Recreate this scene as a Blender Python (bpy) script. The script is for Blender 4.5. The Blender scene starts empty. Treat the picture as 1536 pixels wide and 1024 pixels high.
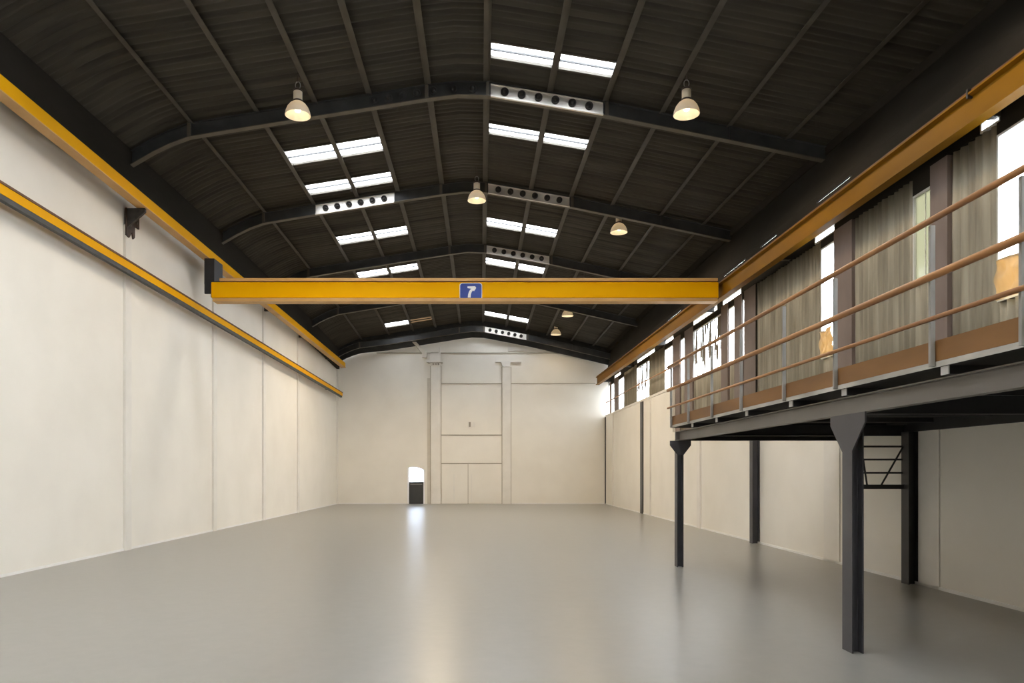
import bpy, math, random
from mathutils import Vector
random.seed(7)
C = bpy.context.scene.collection
PI = math.pi

# ------------------------------------------------------------------ helpers
class MB:
    def __init__(s): s.v = []; s.f = []; s.sm = []
    def add(s, vs, fs, smooth=False):
        b = len(s.v); s.v += [tuple(p) for p in vs]
        for f in fs: s.f.append([i + b for i in f]); s.sm.append(smooth)
        return s
    def hexa(s, p):
        """8 corners: bottom loop 0-3, top loop 4-7"""
        return s.add(p, [(3,2,1,0),(4,5,6,7),(0,1,5,4),(1,2,6,5),(2,3,7,6),(3,0,4,7)])
    def box(s, x0, x1, y0, y1, z0, z1):
        return s.hexa([(x0,y0,z0),(x1,y0,z0),(x1,y1,z0),(x0,y1,z0),(x0,y0,z1),(x1,y0,z1),(x1,y1,z1),(x0,y1,z1)])
    def loft(s, rings, caps=True, smooth=False):
        n = len(rings[0]); vs = [p for r in rings for p in r]; fs = []
        for k in range(len(rings)-1):
            for i in range(n):
                j = (i+1) % n
                fs.append((k*n+i, k*n+j, (k+1)*n+j, (k+1)*n+i))
        s.add(vs, fs, smooth)
        if caps:
            s.add(rings[0], [tuple(range(n-1,-1,-1))]); s.add(rings[-1], [tuple(range(n))])
        return s
    def along_y(s, secs):
        """secs: list of (y, [(x,z)...])"""
        return s.loft([[(x, y, z) for x, z in sec] for y, sec in secs])
    def along_x(s, x0, x1, sec):
        return s.loft([[(x0, y, z) for y, z in sec], [(x1, y, z) for y, z in sec]])
    def tube(s, pts, r, n=10, caps=True):
        rings = []
        for i, p in enumerate(pts):
            a = Vector(pts[max(i-1,0)]); b = Vector(pts[min(i+1,len(pts)-1)])
            d = (b-a).normalized()
            u = d.orthogonal().normalized() if i == 0 else (u - d*u.dot(d)).normalized()
            w = d.cross(u)
            rings.append([tuple(Vector(p) + u*(r*math.cos(2*PI*k/n)) + w*(r*math.sin(2*PI*k/n))) for k in range(n)])
        return s.loft(rings, caps, True)
    def lathe(s, prof, c=(0,0,0), n=28, axis='z', closed=False):
        rings = []
        for r, h in prof:
            ring = []
            for k in range(n):
                a = 2*PI*k/n
                if axis == 'z': ring.append((c[0]+r*math.cos(a), c[1]+r*math.sin(a), c[2]+h))
                else: ring.append((c[0]+r*math.cos(a), c[1]-h, c[2]+r*math.sin(a)))
            rings.append(ring)
        return s.loft(rings, not closed, True)
    def prism(s, poly, y0, y1):
        """polygon in (x,z) extruded along y"""
        n = len(poly)
        vs = [(x,y0,z) for x,z in poly] + [(x,y1,z) for x,z in poly]
        fs = [tuple(range(n)), tuple(range(2*n-1,n-1,-1))] + [(i, n+i, n+(i+1)%n, (i+1)%n) for i in range(n)]
        return s.add(vs, fs)
    def prism_x(s, poly, x0, x1):
        """polygon in (y,z) extruded along x"""
        n = len(poly)
        vs = [(x0,y,z) for y,z in poly] + [(x1,y,z) for y,z in poly]
        fs = [tuple(range(n)), tuple(range(2*n-1,n-1,-1))] + [(i, n+i, n+(i+1)%n, (i+1)%n) for i in range(n)]
        return s.add(vs, fs)

BASE = {}
def link(name, data):
    o = bpy.data.objects.new(name, data); C.objects.link(o); return o
def obj(name, mb, mat, parent=None, bevel=0.0):
    if parent is not None:
        b = BASE[parent.name]
    else:
        xs = [p[0] for p in mb.v]; ys = [p[1] for p in mb.v]; zs = [p[2] for p in mb.v]
        b = ((min(xs)+max(xs))/2, (min(ys)+max(ys))/2, min(zs))
    me = bpy.data.meshes.new(name)
    me.from_pydata([(p[0]-b[0], p[1]-b[1], p[2]-b[2]) for p in mb.v], [], mb.f)
    me.polygons.foreach_set('use_smooth', mb.sm)
    me.update()
    import bmesh
    bm = bmesh.new(); bm.from_mesh(me); bmesh.ops.recalc_face_normals(bm, faces=bm.faces[:]); bm.to_mesh(me); bm.free()
    me.materials.append(mat)
    o = link(name, me)
    if parent is not None: o.parent = parent
    else: o.location = b
    BASE[o.name] = b
    if bevel:
        m = o.modifiers.new('bevel', 'BEVEL'); m.width = bevel; m.segments = 2; m.limit_method = 'ANGLE'
    return o
def empty(name, loc):
    o = link(name, None); o.location = loc; o.empty_display_size = .2; BASE[o.name] = tuple(loc); return o
def tag(o, label, cat=None, group=None, kind=None):
    o['label'] = label
    if cat: o['category'] = cat
    if group: o['group'] = group
    if kind: o['kind'] = kind
    return o
def thing(name, loc, label, cat, group=None): return tag(empty(name, loc), label, cat, group)
def copy_thing(root, loc):
    r = root.copy(); C.objects.link(r); r.location = loc
    for ch in root.children:
        c = ch.copy(); C.objects.link(c); c.parent = r
        for g in ch.children:
            d = g.copy(); C.objects.link(d); d.parent = c
    return r

# ------------------------------------------------------------------ materials
def lin(c):
    return tuple((x/12.92 if x <= .04045 else ((x+.055)/1.055)**2.4) for x in [k/255 for k in c]) + (1,)
def mat(name, c1, c2=None, rough=.6, metal=0.0, scale=3.0, stretch=(1,1,1), bump=0.0, detail=4, lo=.35, hi=.65, spec=.5, rough2=None):
    m = bpy.data.materials.new(name); m.use_nodes = True
    nt = m.node_tree; N = nt.nodes; L = nt.links
    p = N['Principled BSDF']; p.inputs['Roughness'].default_value = rough; p.inputs['Metallic'].default_value = metal
    p.inputs['Specular IOR Level'].default_value = spec
    if c2 is None:
        p.inputs['Base Color'].default_value = c1
        return m
    tc = N.new('ShaderNodeTexCoord'); mp = N.new('ShaderNodeMapping'); mp.inputs['Scale'].default_value = stretch
    nz = N.new('ShaderNodeTexNoise'); nz.inputs['Scale'].default_value = scale; nz.inputs['Detail'].default_value = detail
    cr = N.new('ShaderNodeValToRGB'); cr.color_ramp.elements[0].position = lo; cr.color_ramp.elements[1].position = hi
    cr.color_ramp.elements[0].color = c1; cr.color_ramp.elements[1].color = c2
    L.new(tc.outputs['Object'], mp.inputs['Vector']); L.new(mp.outputs[0], nz.inputs['Vector'])
    L.new(nz.outputs['Fac'], cr.inputs['Fac']); L.new(cr.outputs['Color'], p.inputs['Base Color'])
    if rough2 is not None:
        mr = N.new('ShaderNodeMapRange'); mr.inputs['To Min'].default_value = rough; mr.inputs['To Max'].default_value = rough2
        L.new(nz.outputs['Fac'], mr.inputs['Value']); L.new(mr.outputs[0], p.inputs['Roughness'])
    if bump:
        b = N.new('ShaderNodeBump'); b.inputs['Strength'].default_value = bump; b.inputs['Distance'].default_value = .02
        L.new(nz.outputs['Fac'], b.inputs['Height']); L.new(b.outputs[0], p.inputs['Normal'])
    return m
def emit_mat(name, col, strength):
    m = bpy.data.materials.new(name); m.use_nodes = True
    p = m.node_tree.nodes['Principled BSDF']
    p.inputs['Base Color'].default_value = col; p.inputs['Emission Color'].default_value = col; p.inputs['Emission Strength'].default_value = strength
    return m
def pane_mat(name, col, clear=.6, diffuse=.3, streak=False):
    """translucent roof light / glass: part clear, part diffusing, a little gloss"""
    m = bpy.data.materials.new(name); m.use_nodes = True
    nt = m.node_tree; N = nt.nodes; L = nt.links; N.remove(N['Principled BSDF']); out = N['Material Output']
    tr = N.new('ShaderNodeBsdfTransparent'); tr.inputs[0].default_value = col
    tl = N.new('ShaderNodeBsdfTranslucent'); tl.inputs[0].default_value = col
    gl = N.new('ShaderNodeBsdfGlossy'); gl.inputs['Roughness'].default_value = .1
    a = N.new('ShaderNodeMixShader'); a.inputs[0].default_value = 1 - clear
    L.new(tr.outputs[0], a.inputs[1]); L.new(tl.outputs[0], a.inputs[2])
    b = N.new('ShaderNodeMixShader'); b.inputs[0].default_value = .05
    L.new(a.outputs[0], b.inputs[1]); L.new(gl.outputs[0], b.inputs[2])
    last = b
    if streak:
        tc = N.new('ShaderNodeTexCoord'); mp = N.new('ShaderNodeMapping'); mp.inputs['Scale'].default_value = (1, 3.6, .5)
        nz = N.new('ShaderNodeTexNoise'); nz.inputs['Scale'].default_value = 1.6; nz.inputs['Detail'].default_value = 3; nz.inputs['Distortion'].default_value = 1.2
        cr = N.new('ShaderNodeValToRGB'); cr.color_ramp.elements[0].position = .50; cr.color_ramp.elements[1].position = .53
        df = N.new('ShaderNodeBsdfDiffuse'); df.inputs[0].default_value = lin((120,112,100))
        mx = N.new('ShaderNodeMixShader')
        L.new(tc.outputs['Object'], mp.inputs[0]); L.new(mp.outputs[0], nz.inputs['Vector']); L.new(nz.outputs['Fac'], cr.inputs[0])
        L.new(cr.outputs[0], mx.inputs[0]); L.new(b.outputs[0], mx.inputs[1]); L.new(df.outputs[0], mx.inputs[2]); last = mx
    L.new(last.outputs[0], out.inputs['Surface'])
    return m

M = {}
M['wall'] = mat('painted_wall', (.78,.745,.67,1), (.82,.785,.71,1), .55, scale=.8, bump=.03)
M['trim'] = mat('painted_trim', (.74,.71,.65,1), (.79,.76,.70,1), .5, scale=2)
M['joint'] = mat('joint_shadow_gap', (.30,.27,.22,1), (.36,.33,.27,1), .8, scale=2)  # dark tone for joints, studs and the switch
M['softjoint'] = mat('soft_joint_line', (.42,.38,.31,1), (.48,.44,.36,1), .7, scale=2)  # joints, plus shadow lines of mouldings and capital put into colour
M['strip'] = mat('greyish_strip_paint', (.60,.56,.48,1), (.64,.60,.52,1), .6, scale=2)  # strut colour, also paints the shade beside the left far-wall pilaster
M['curb'] = mat('white_curb', (.80,.79,.75,1), (.84,.83,.80,1), .5, scale=3)
def floor_mat():
    m = mat('grey_epoxy_floor', (.248,.242,.216,1), (.266,.258,.231,1), .29, scale=7, detail=8, lo=.3, hi=.7, spec=.6)
    return m
M['floor'] = floor_mat()
M['sheet'] = mat('roof_sheeting', (.026,.022,.016,1), (.070,.060,.044,1), .8, scale=1.3, stretch=(.22,4.0,1), detail=6, lo=.3, hi=.7)  # streaked tone along the slope paints in the corrugations' shading
M['purlin'] = mat('purlin_steel', (.055,.048,.035,1), (.080,.071,.053,1), .6, scale=2)
M['frame'] = mat('roof_frame_steel', (.026,.028,.030,1), (.045,.046,.046,1), .55, scale=3, bump=.05)
M['flange'] = mat('roof_frame_flange', (.085,.075,.056,1), (.115,.102,.078,1), .55, scale=3)
M['galv'] = mat('galvanised_plate', (.72,.68,.62,1), (.90,.86,.80,1), .42, metal=.75, scale=2.5)  # daylight from the roof lights painted onto the frames as pale metal
M['ring'] = mat('dark_ring_steel', (.02,.018,.016,1), (.05,.045,.04,1), .4, scale=8)
M['dark'] = mat('dark_eave_board', (.018,.016,.012,1), (.028,.024,.019,1), .8, scale=1.2, stretch=(1,.3,1), spec=.15)
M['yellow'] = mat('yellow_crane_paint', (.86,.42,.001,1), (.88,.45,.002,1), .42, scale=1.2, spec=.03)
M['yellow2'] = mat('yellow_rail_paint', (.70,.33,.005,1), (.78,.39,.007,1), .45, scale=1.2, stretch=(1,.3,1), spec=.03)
M['yellow3'] = mat('weathered_yellow_rail_paint', (.15,.066,.002,1), (.23,.104,.003,1), .55, scale=1.0, stretch=(1,.3,1), spec=.12)  # right rail's shade against the windows is put into its colour
M['orange_edge'] = mat('dull_orange_flange', (.55,.31,.10,1), (.62,.36,.13,1), .5, scale=2)
M['rust'] = mat('dark_red_brown_edge', (.085,.030,.012,1), (.13,.05,.02,1), .6, scale=4)
M['darkrust'] = mat('dark_rusty_steel', (.022,.014,.010,1), (.055,.030,.018,1), .7, scale=9)
M['rubber'] = mat('dark_grey_conductor', (.035,.036,.036,1), (.055,.055,.055,1), .6, scale=4)
M['navy'] = mat('dark_blue_grey_steel', (.045,.044,.050,1), (.060,.058,.064,1), .42, scale=2)
M['black'] = mat('black_steel', (.012,.012,.014,1), (.02,.02,.022,1), .5, scale=2)
M['beam'] = mat('grey_painted_beam', (.125,.115,.104,1), (.155,.145,.132,1), .45, scale=1.2)
M['joist_end'] = mat('pale_joist_end', (.40,.40,.39,1), (.48,.47,.46,1), .6, scale=8)
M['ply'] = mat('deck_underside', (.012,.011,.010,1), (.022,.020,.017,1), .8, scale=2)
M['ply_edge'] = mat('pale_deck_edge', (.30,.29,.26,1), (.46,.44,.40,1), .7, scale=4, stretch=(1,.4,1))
M['toe'] = mat('brown_toe_board', (.165,.075,.018,1), (.215,.100,.026,1), .55, scale=1.6, stretch=(1,.5,2), bump=.02)
M['wood'] = mat('varnished_wood_rail', (.22,.095,.028,1), (.36,.165,.050,1), .42, scale=2.2, stretch=(3,.4,3))
M['post'] = mat('grey_rail_post', (.22,.215,.20,1), (.30,.29,.27,1), .4, scale=3)
M['corr'] = mat('weathered_corrugated_cladding', (.17,.148,.108,1), (.36,.325,.245,1), .7, scale=2.0, stretch=(1,4.0,.30), detail=6, lo=.28, hi=.72)
M['mauve'] = mat('mauve_brown_post', (.155,.118,.102,1), (.205,.160,.140,1), .6, scale=1.6, stretch=(1,1,.4))
M['brownpost'] = mat('red_brown_post', (.20,.11,.07,1), (.26,.15,.10,1), .6, scale=1.6, stretch=(1,1,.4))
M['winframe'] = mat('pale_window_frame', (.55,.55,.52,1), (.62,.62,.60,1), .5, scale=3)
M['foil'] = mat('tan_crumpled_sheet', (.40,.30,.17,1), (.62,.50,.32,1), .35, scale=2.2, stretch=(1,2,.6))
M['shade'] = mat('lamp_reflector_white', (.78,.74,.68,1), (.84,.80,.74,1), .35, scale=3)
def add_translucency(m, fac, col):
    nt = m.node_tree; N = nt.nodes; L = nt.links; p = N['Principled BSDF']; out = N['Material Output']
    tl = N.new('ShaderNodeBsdfTranslucent'); tl.inputs[0].default_value = col
    mx = N.new('ShaderNodeMixShader'); mx.inputs[0].default_value = fac
    L.new(p.outputs[0], mx.inputs[1]); L.new(tl.outputs[0], mx.inputs[2]); L.new(mx.outputs[0], out.inputs['Surface'])
add_translucency(M['shade'], .35, (.9,.85,.78,1)); add_translucency(M['foil'], .45, (.50,.36,.19,1))
M['lampbody'] = mat('lamp_housing_cream', (.80,.70,.54,1), (.84,.75,.60,1), .45, scale=3)
M['lampcap'] = mat('lamp_cap_brown', (.05,.035,.028,1), (.08,.055,.04,1), .5, scale=5)
M['bulb'] = emit_mat('lamp_glow', (1,.80,.48,1), 14)
M['sign'] = mat('blue_sign', (.018,.050,.30,1), (.022,.060,.34,1), .4, scale=5)
M['white'] = mat('white_sign_paint', (.85,.86,.88,1), (.88,.88,.88,1), .5, scale=5)
M['door_dark'] = mat('dark_door_leaf', (.028,.028,.027,1), (.055,.055,.050,1), .35, scale=1.5, stretch=(1,1,.5))
M['concrete'] = mat('outside_paving', (.35,.34,.32,1), (.42,.41,.39,1), .8, scale=.5)
M['skypane'] = pane_mat('roof_light_pane', (.97,.97,.97,1), .55)
M['dirtypane'] = pane_mat('dirty_roof_light_pane', (.13,.10,.07,1), .2)
M['glass'] = pane_mat('window_glass', (.96,.97,.97,1), .80)
M['film'] = pane_mat('window_with_torn_film', (.96,.97,.97,1), .80, streak=True)
M['beige'] = pane_mat('beige_translucent_pane', (.22,.215,.165,1), .25)
M['dim'] = pane_mat('grimy_window_pane', (.60,.61,.61,1), .4)  # pane colour dimmed to cut the glow on the far wall
M['frost'] = pane_mat('frosted_door_pane', (.88,.93,1.0,1), .5)

# ------------------------------------------------------------------ plan of the hall
Y0, Y1 = -5.0, 38.8                                   # near end, far wall
def XL(y): return -7.69 + (y-12)*.00765               # left wall face
def XR(y): return 6.54 - (y-9.1)*.0074                # right wall face (lower lining)
def XU(y): return XR(y) + .12                         # right upper cladding plane
PROF = [(-7.95,7.93),(-7.55,8.15),(-7.0,8.47),(-6.65,8.64),(-6.24,8.79),(-4.84,9.02),(-3.6,9.215),(-2.45,9.40),(-1.19,9.60),(-.54,9.68),(.11,9.66),(1.46,9.44),(2.64,9.24),(3.85,9.00),(5.28,8.71),(6.53,8.45),(7.62,8.22)]
def fz(x):
    for (a, za), (b, zb) in zip(PROF, PROF[1:]):
        if x <= b: return za + (zb-za)*(x-a)/(b-a)
    return PROF[-1][1]
def XE(y): return 7.45 - .0422*(max(y, 9)-16)
def RX(x, y): return x if x <= -.33 else -.33 + (x+.33)*(XE(y)+.33)/7.78
def drop(y): return .0013*max(0, y-16)**2
SH = .41
def RZ(x, y): return fz(x) - drop(y)

# ------------------------------------------------------------------ setting
def struct(name, mb, m, label, cat=None, parent=None):
    o = obj(name, mb, m, parent)
    if parent is None: tag(o, label, cat, None, 'structure')
    return o

b = MB(); b.hexa([(XL(Y0)-.3,Y0-.2,-.2),(XR(Y0)+.5,Y0-.2,-.2),(XR(Y1)+.5,Y1+.3,-.2),(XL(Y1)-.3,Y1+.3,-.2),
                  (XL(Y0)-.3,Y0-.2,0),(XR(Y0)+.5,Y0-.2,0),(XR(Y1)+.5,Y1+.3,0),(XL(Y1)-.3,Y1+.3,0)])
struct('floor', b, M['floor'], 'glossy light grey epoxy floor of the empty hall', 'floor')
b = MB()
ys = [Y0, 5, 10, 16, 20, 24, 28, 32, 36, Y1]
b.loft([[(XL(y),y,0),(XL(y),y,RZ(-7.6,y)+SH-.06),(XL(y)-.25,y,RZ(-7.6,y)+SH-.2),(XL(y)-.25,y,0)] for y in ys])
struct('wall_left', b, M['wall'], 'tall smooth cream left wall under the crane rail', 'wall')
b = MB()
def rwall(y0, y1, z1):
    b.hexa([(XR(y0),y0,0),(XR(y0)+.35,y0,0),(XR(y1)+.35,y1,0),(XR(y1),y1,0),(XR(y0),y0,z1),(XR(y0)+.35,y0,z1),(XR(y1)+.35,y1,z1),(XR(y1),y1,z1)])
rwall(Y0, 25.45, 3.0)
struct('wall_right', b, M['wall'], 'cream lower right wall behind and under the mezzanine', 'wall')
b = MB(); rwall(25.45, Y1+.3, 4.5)
struct('wall_right_rear', b, M['wall'], 'taller cream right wall lining beyond the mezzanine end', 'wall')
# near wall with a tall open doorway behind the camera
b = MB()
b.box(-8.2,8.6,Y0-.3,Y0,0,8.55)
b.prism([(-8.2,8.5),(8.6,8.5),(7.9,8.7),(-.4,10.4),(-7.9,8.5)], Y0-.3, Y0)
struct('wall_near', b, M['wall'], 'cream near end wall behind the camera', 'wall')

# far wall with an arched doorway
DX0, DX1 = -3.87, -2.98
def arch(t): return 1.94 - .42*(t-.35)**2
b = MB()
FW0, FW1 = Y1, Y1+.3
def topz(x): return fz(x) - drop(38.5) - .30
xs = [-7.9,-7.0,-6.2,-5,DX0]
def col(x0, x1, z0a, z0b):
    b.hexa([(x0,FW0,z0a),(x1,FW0,z0b),(x1,FW1,z0b),(x0,FW1,z0a),(x0,FW0,topz(x0)),(x1,FW0,topz(x1)),(x1,FW1,topz(x1)),(x0,FW1,topz(x0))])
for a, c in zip(xs, xs[1:]): col(a, c, 0, 0)
nn = 8
for i in range(nn):
    t0, t1 = i/nn, (i+1)/nn
    col(DX0+(DX1-DX0)*t0, DX0+(DX1-DX0)*t1, arch(t0), arch(t1))
xs = [DX1,-2,-1.19,-.54,.1,1.4,2.6,3.85,5.2,6.4,7.2]
for a, c in zip(xs, xs[1:]): col(a, c, 0, 0)
struct('wall_far', b, M['wall'], 'cream far end wall with pilasters and a small arched doorway', 'wall')
# gable cladding above the end frame
gx = lambda x: -.47 if x > -5 else -.30-.17*max(0,(x+7.5)/2.5)
b = MB(); xs = [p[0] for p in PROF]
for a, c in zip(xs, xs[1:]):
    a2, c2 = RX(a,38.6), RX(c,38.6)
    b.hexa([(a2,38.62,fz(a)-drop(38.6)+gx(a)),(c2,38.62,fz(c)-drop(38.6)+gx(c)),(c2,38.72,fz(c)-drop(38.6)+gx(c)),(a2,38.72,fz(a)-drop(38.6)+gx(a)),
            (a2,38.62,fz(a)-drop(38.6)+SH),(c2,38.62,fz(c)-drop(38.6)+SH),(c2,38.72,fz(c)-drop(38.6)+SH),(a2,38.72,fz(a)-drop(38.6)+SH)])
tag(obj('gable_cladding', b, M['frame']), 'dark gable strip between roof and cream far wall', 'cladding', None, 'structure')

# corrugated roof sheeting with openings for the roof lights
HOLE_R = [(14.62,15.18),(18.02,18.58),(24.45,25.25),(28.65,29.45),(36.6,37.4)]
HOLE_L = [(18.15,18.95),(20.25,20.95),(24.5,25.3),(28.5,29.3),(36.6,37.4)]
ADDED_HOLES = [(-2.6,-1.3),(1.6,2.9),(5.7,7.0),(9.2,10.4)]      # unseen openings added for daylight, behind and above the camera
b = MB(); pitch, sub = .185, 6
yy = []; y = Y0-.3
while y < Y1+.3: yy.append(y); y += pitch/sub
def wave(y): return .038*math.cos(2*PI*y/pitch)
def snap(y, holes):
    return y
nx = len(PROF)
vs = []
for (x, z) in PROF:
    for y in yy: vs.append((RX(x,y), y, RZ(x,y)+SH+wave(y)))
fs = []; ny = len(yy)
for i in range(nx-1):
    xa, xb = PROF[i][0], PROF[i+1][0]
    holes = HOLE_R if xa in (.11,1.46) else (HOLE_L if xa in (-4.84,-3.6) else [])
    for j in range(ny-1):
        ym = (yy[j]+yy[j+1])/2
        if any(h0 < ym < h1 for h0, h1 in holes+(ADDED_HOLES if holes else [])): continue
        fs.append((i*ny+j, (i+1)*ny+j, (i+1)*ny+j+1, i*ny+j+1))
b.add(vs, fs, True)
ceil = struct('ceiling', b, M['sheet'], 'dark corrugated roof sheeting over the whole hall', 'roof')

for i_, (xa, xb) in enumerate(((.11,2.64),(-4.84,-2.45))):
    q = MB()
    for h0, h1 in ADDED_HOLES:
        q.loft([[(RX(x_,y_),y_,RZ(x_,y_)+SH+d_) for x_, d_ in ((xa,0),((xa+xb)/2,0),(xb,0),(xb,.008),((xa+xb)/2,.008),(xa,.008))] for y_ in (h0,h1)])
    q = obj('translucent_sheet', q, M['skypane'], ceil)

# roof lights: one pane per opening cell, with its own frame and bar
ordw = ['nearest','second','third','fourth','farthest']
def roof_light(xa, xb, y0, y1, label, m=None):
    xm, ym = (RX(xa,y0)+RX(xb,y0))/2, (y0+y1)/2
    r = thing('roof_light', (xm, ym, (RZ(xa,ym)+RZ(xb,ym))/2+SH), label, 'skylight', 'roof light panes on both slopes')
    ia, ib = .055, .03
    x0, x1 = xa+ia, xb-ib
    def P(x, y, dz): return (RX(x,y), y, RZ(x,y)+SH+dz)
    f = MB()
    def bar(xA, xB, yA, yB, d0=-.05, d1=.035):
        f.hexa([P(xA,yA,d0),P(xB,yA,d0),P(xB,yB,d0),P(xA,yB,d0),P(xA,yA,d1),P(xB,yA,d1),P(xB,yB,d1),P(xA,yB,d1)])
    bar(xa, xb, y0-.04, y0+.015); bar(xa, xb, y1-.015, y1+.04)
    bar(xa, x0, y0, y1); bar(x1, xb, y0, y1)
    obj('frame', f, M['purlin'], r)
    p = MB(); p.hexa([P(x0,y0,.0),P(x1,y0,.0),P(x1,y1,.0),P(x0,y1,.0),P(x0,y0,.008),P(x1,y0,.008),P(x1,y1,.008),P(x0,y1,.008)])
    obj('pane', p, m or M['skypane'], r)
    g = MB(); g.hexa([P(x0,ym-.018,-.04),P(x1,ym-.018,-.04),P(x1,ym+.018,-.04),P(x0,ym+.018,-.04),P(x0,ym-.018,-.002),P(x1,ym-.018,-.002),P(x1,ym+.018,-.002),P(x0,ym+.018,-.002)])
    obj('glazing_bar', g, M['frame'], r)
for k, (h0, h1) in enumerate(HOLE_R):
    roof_light(.11, 1.46, h0, h1, 'bright white roof light pane, right slope, %s pair, ridge side' % ordw[k])
    roof_light(1.46, 2.64, h0, h1, 'bright white roof light pane, right slope, %s pair, eave side' % ordw[k])
for k, (h0, h1) in enumerate(HOLE_L):
    roof_light(-4.84, -3.6, h0, h1, 'bright white roof light pane, left slope, %s pair, eave side' % ordw[k])
    if k == 4: roof_light(-3.6, -2.45, h0, h1, 'dirty brownish roof light pane, farthest on the left slope', M['dirtypane'])
    else: roof_light(-3.6, -2.45, h0, h1, 'bright white roof light pane, left slope, %s pair, ridge side' % ordw[k])

# purlins
PUR = [(-6.24,'sixth left of the ridge, at the curved eave sheet'),(-4.84,'fourth left of the ridge, outside the left roof lights'),(-3.6,'third left of the ridge, between the left roof lights'),
       (-2.45,'second left of the ridge, inside the left roof lights'),(-1.19,'first left of the ridge'),(.11,'first right of the ridge, beside the right roof lights'),
       (1.46,'second right of the ridge, between the right roof lights'),(2.64,'third right of the ridge, outside the right roof lights'),
       (3.85,'fourth right of the ridge'),(5.28,'fifth right of the ridge'),(6.53,'sixth right of the ridge, nearest the right eave')]
PUR[0] = (-6.24,'fifth left of the ridge, at the curved eave sheet')
pys = [Y0+.03,4,8,10.5,13,16,18,20,22,24,26,28,30,32,34,36,38.6]
for x, w in PUR:
    p = MB(); secs = []
    lip = .095 if x < -.5 else -.095
    for y in pys:
        X, Z = RX(x,y), RZ(x,y)+.30
        t = .012
        # Z section: bottom flange one way, top flange the other
        secs.append((y, [(X-.0,Z),(X+lip,Z),(X+lip,Z+t),(X+(t if lip>0 else -t),Z+t),(X+(t if lip>0 else -t),Z+.07),(X-lip*.5,Z+.07),(X-lip*.5,Z+.07-t),(X,Z+.07-t)]))
    p.along_y(secs)
    tag(obj('purlin', p, M['purlin']), 'dark steel roof purlin, ' + w, 'purlin', 'roof purlins along the hall')

# portal roof frames
def seg(bm, x0, x1, y, ya, yb, za, zb, extra):
    """sheared box following the roof profile between profile X x0..x1"""
    A, B = RX(x0,y), RX(x1,y); Za, Zb = RZ(x0,y)-extra(x0), RZ(x1,y)-extra(x1)
    bm.hexa([(A,ya,Za+za),(B,ya,Zb+za),(B,yb,Zb+za),(A,yb,Za+za),(A,ya,Za+zb),(B,ya,Zb+zb),(B,yb,Zb+zb),(A,yb,Za+zb)])
FR = [(16.05,'nearest the camera, in front of the yellow crane girder'),(21.5,'second from the camera, just behind the yellow girder'),(27.0,'third from the camera'),(32.5,'fourth from the camera, mostly behind the crane girder'),(38.2,'against the far wall')]
for k, (y, w) in enumerate(FR):
    ex = (lambda x: .28 if x > -5 else .16+.12*max(0,(x+7.5)/2.5)) if k == 4 else (lambda x: 0.0)
    r = thing('roof_frame', (-.4, y, RZ(-.4,y)), 'dark steel portal roof frame ' + w, 'roof frame', 'portal frames across the roof')
    xs = [-7.55,-7.0,-6.65,-6.24,-4.84,-3.6,-2.45,-1.19,-.54,.11,1.46,2.64,3.85,5.28,6.53,7.45]
    web, bf, tf, st = MB(), MB(), MB(), MB()
    for a, c in zip(xs, xs[1:]):
        seg(web, a, c, y, y-.008, y+.008, .012, .288, ex)
        seg(bf, a, c, y, y-.075, y+.075, -.006, .012, ex)
        seg(tf, a, c, y, y-.075, y+.075, .288, .30, ex)
    obj('web', web, M['frame'], r); obj('bottom_flange', bf, M['flange'], r); obj('top_flange', tf, M['frame'], r)
    for x in (-6.24,-1.19,.11,2.64,5.28):
        s_ = MB(); A = RX(x,y); Z = RZ(x,y)-ex(x)
        s_.box(A-.035,A+.035,y-.072,y-.008,Z+.014,Z+.31)
        obj('stiffener', s_, M['flange'] if x<3 else M['frame'], r)
    def ring(parent, x, mm=M['ring'], R=.084):
        A = RX(x,y); Z = RZ(x,y)-ex(x)+.145
        q = MB(); q.lathe([(R,.0),(R,.05),(R*.74,.055),(R*.70,.012),(R*.42,.012),(R*.40,.07),(R*.15,.075)], (A,y-.028,Z), 18, 'y')
        obj('ring_fitting', q, mm, parent)
    def panel(xa, xb, n):  # pale overlay for roof-light daylight on a frame
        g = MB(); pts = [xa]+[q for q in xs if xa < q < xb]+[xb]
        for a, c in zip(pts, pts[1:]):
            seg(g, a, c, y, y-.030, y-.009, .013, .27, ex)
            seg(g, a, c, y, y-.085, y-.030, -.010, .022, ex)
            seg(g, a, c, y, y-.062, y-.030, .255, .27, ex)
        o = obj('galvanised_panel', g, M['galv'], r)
        for i in range(n): ring(o, xa+.12+(xb-xa-.24)*(i+.5)/n)
    if k in (0,1,2,4): panel(.17, 2.56, 6)  # pale overlay where roof-light daylight falls on the frame
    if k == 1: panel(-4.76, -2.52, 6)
    if k == 0:
        for i in range(3): ring(r, -1.05+.42*i, M['frame'])
        for i in range(4): ring(r, -2.3+.3*i, M['frame'])

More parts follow.
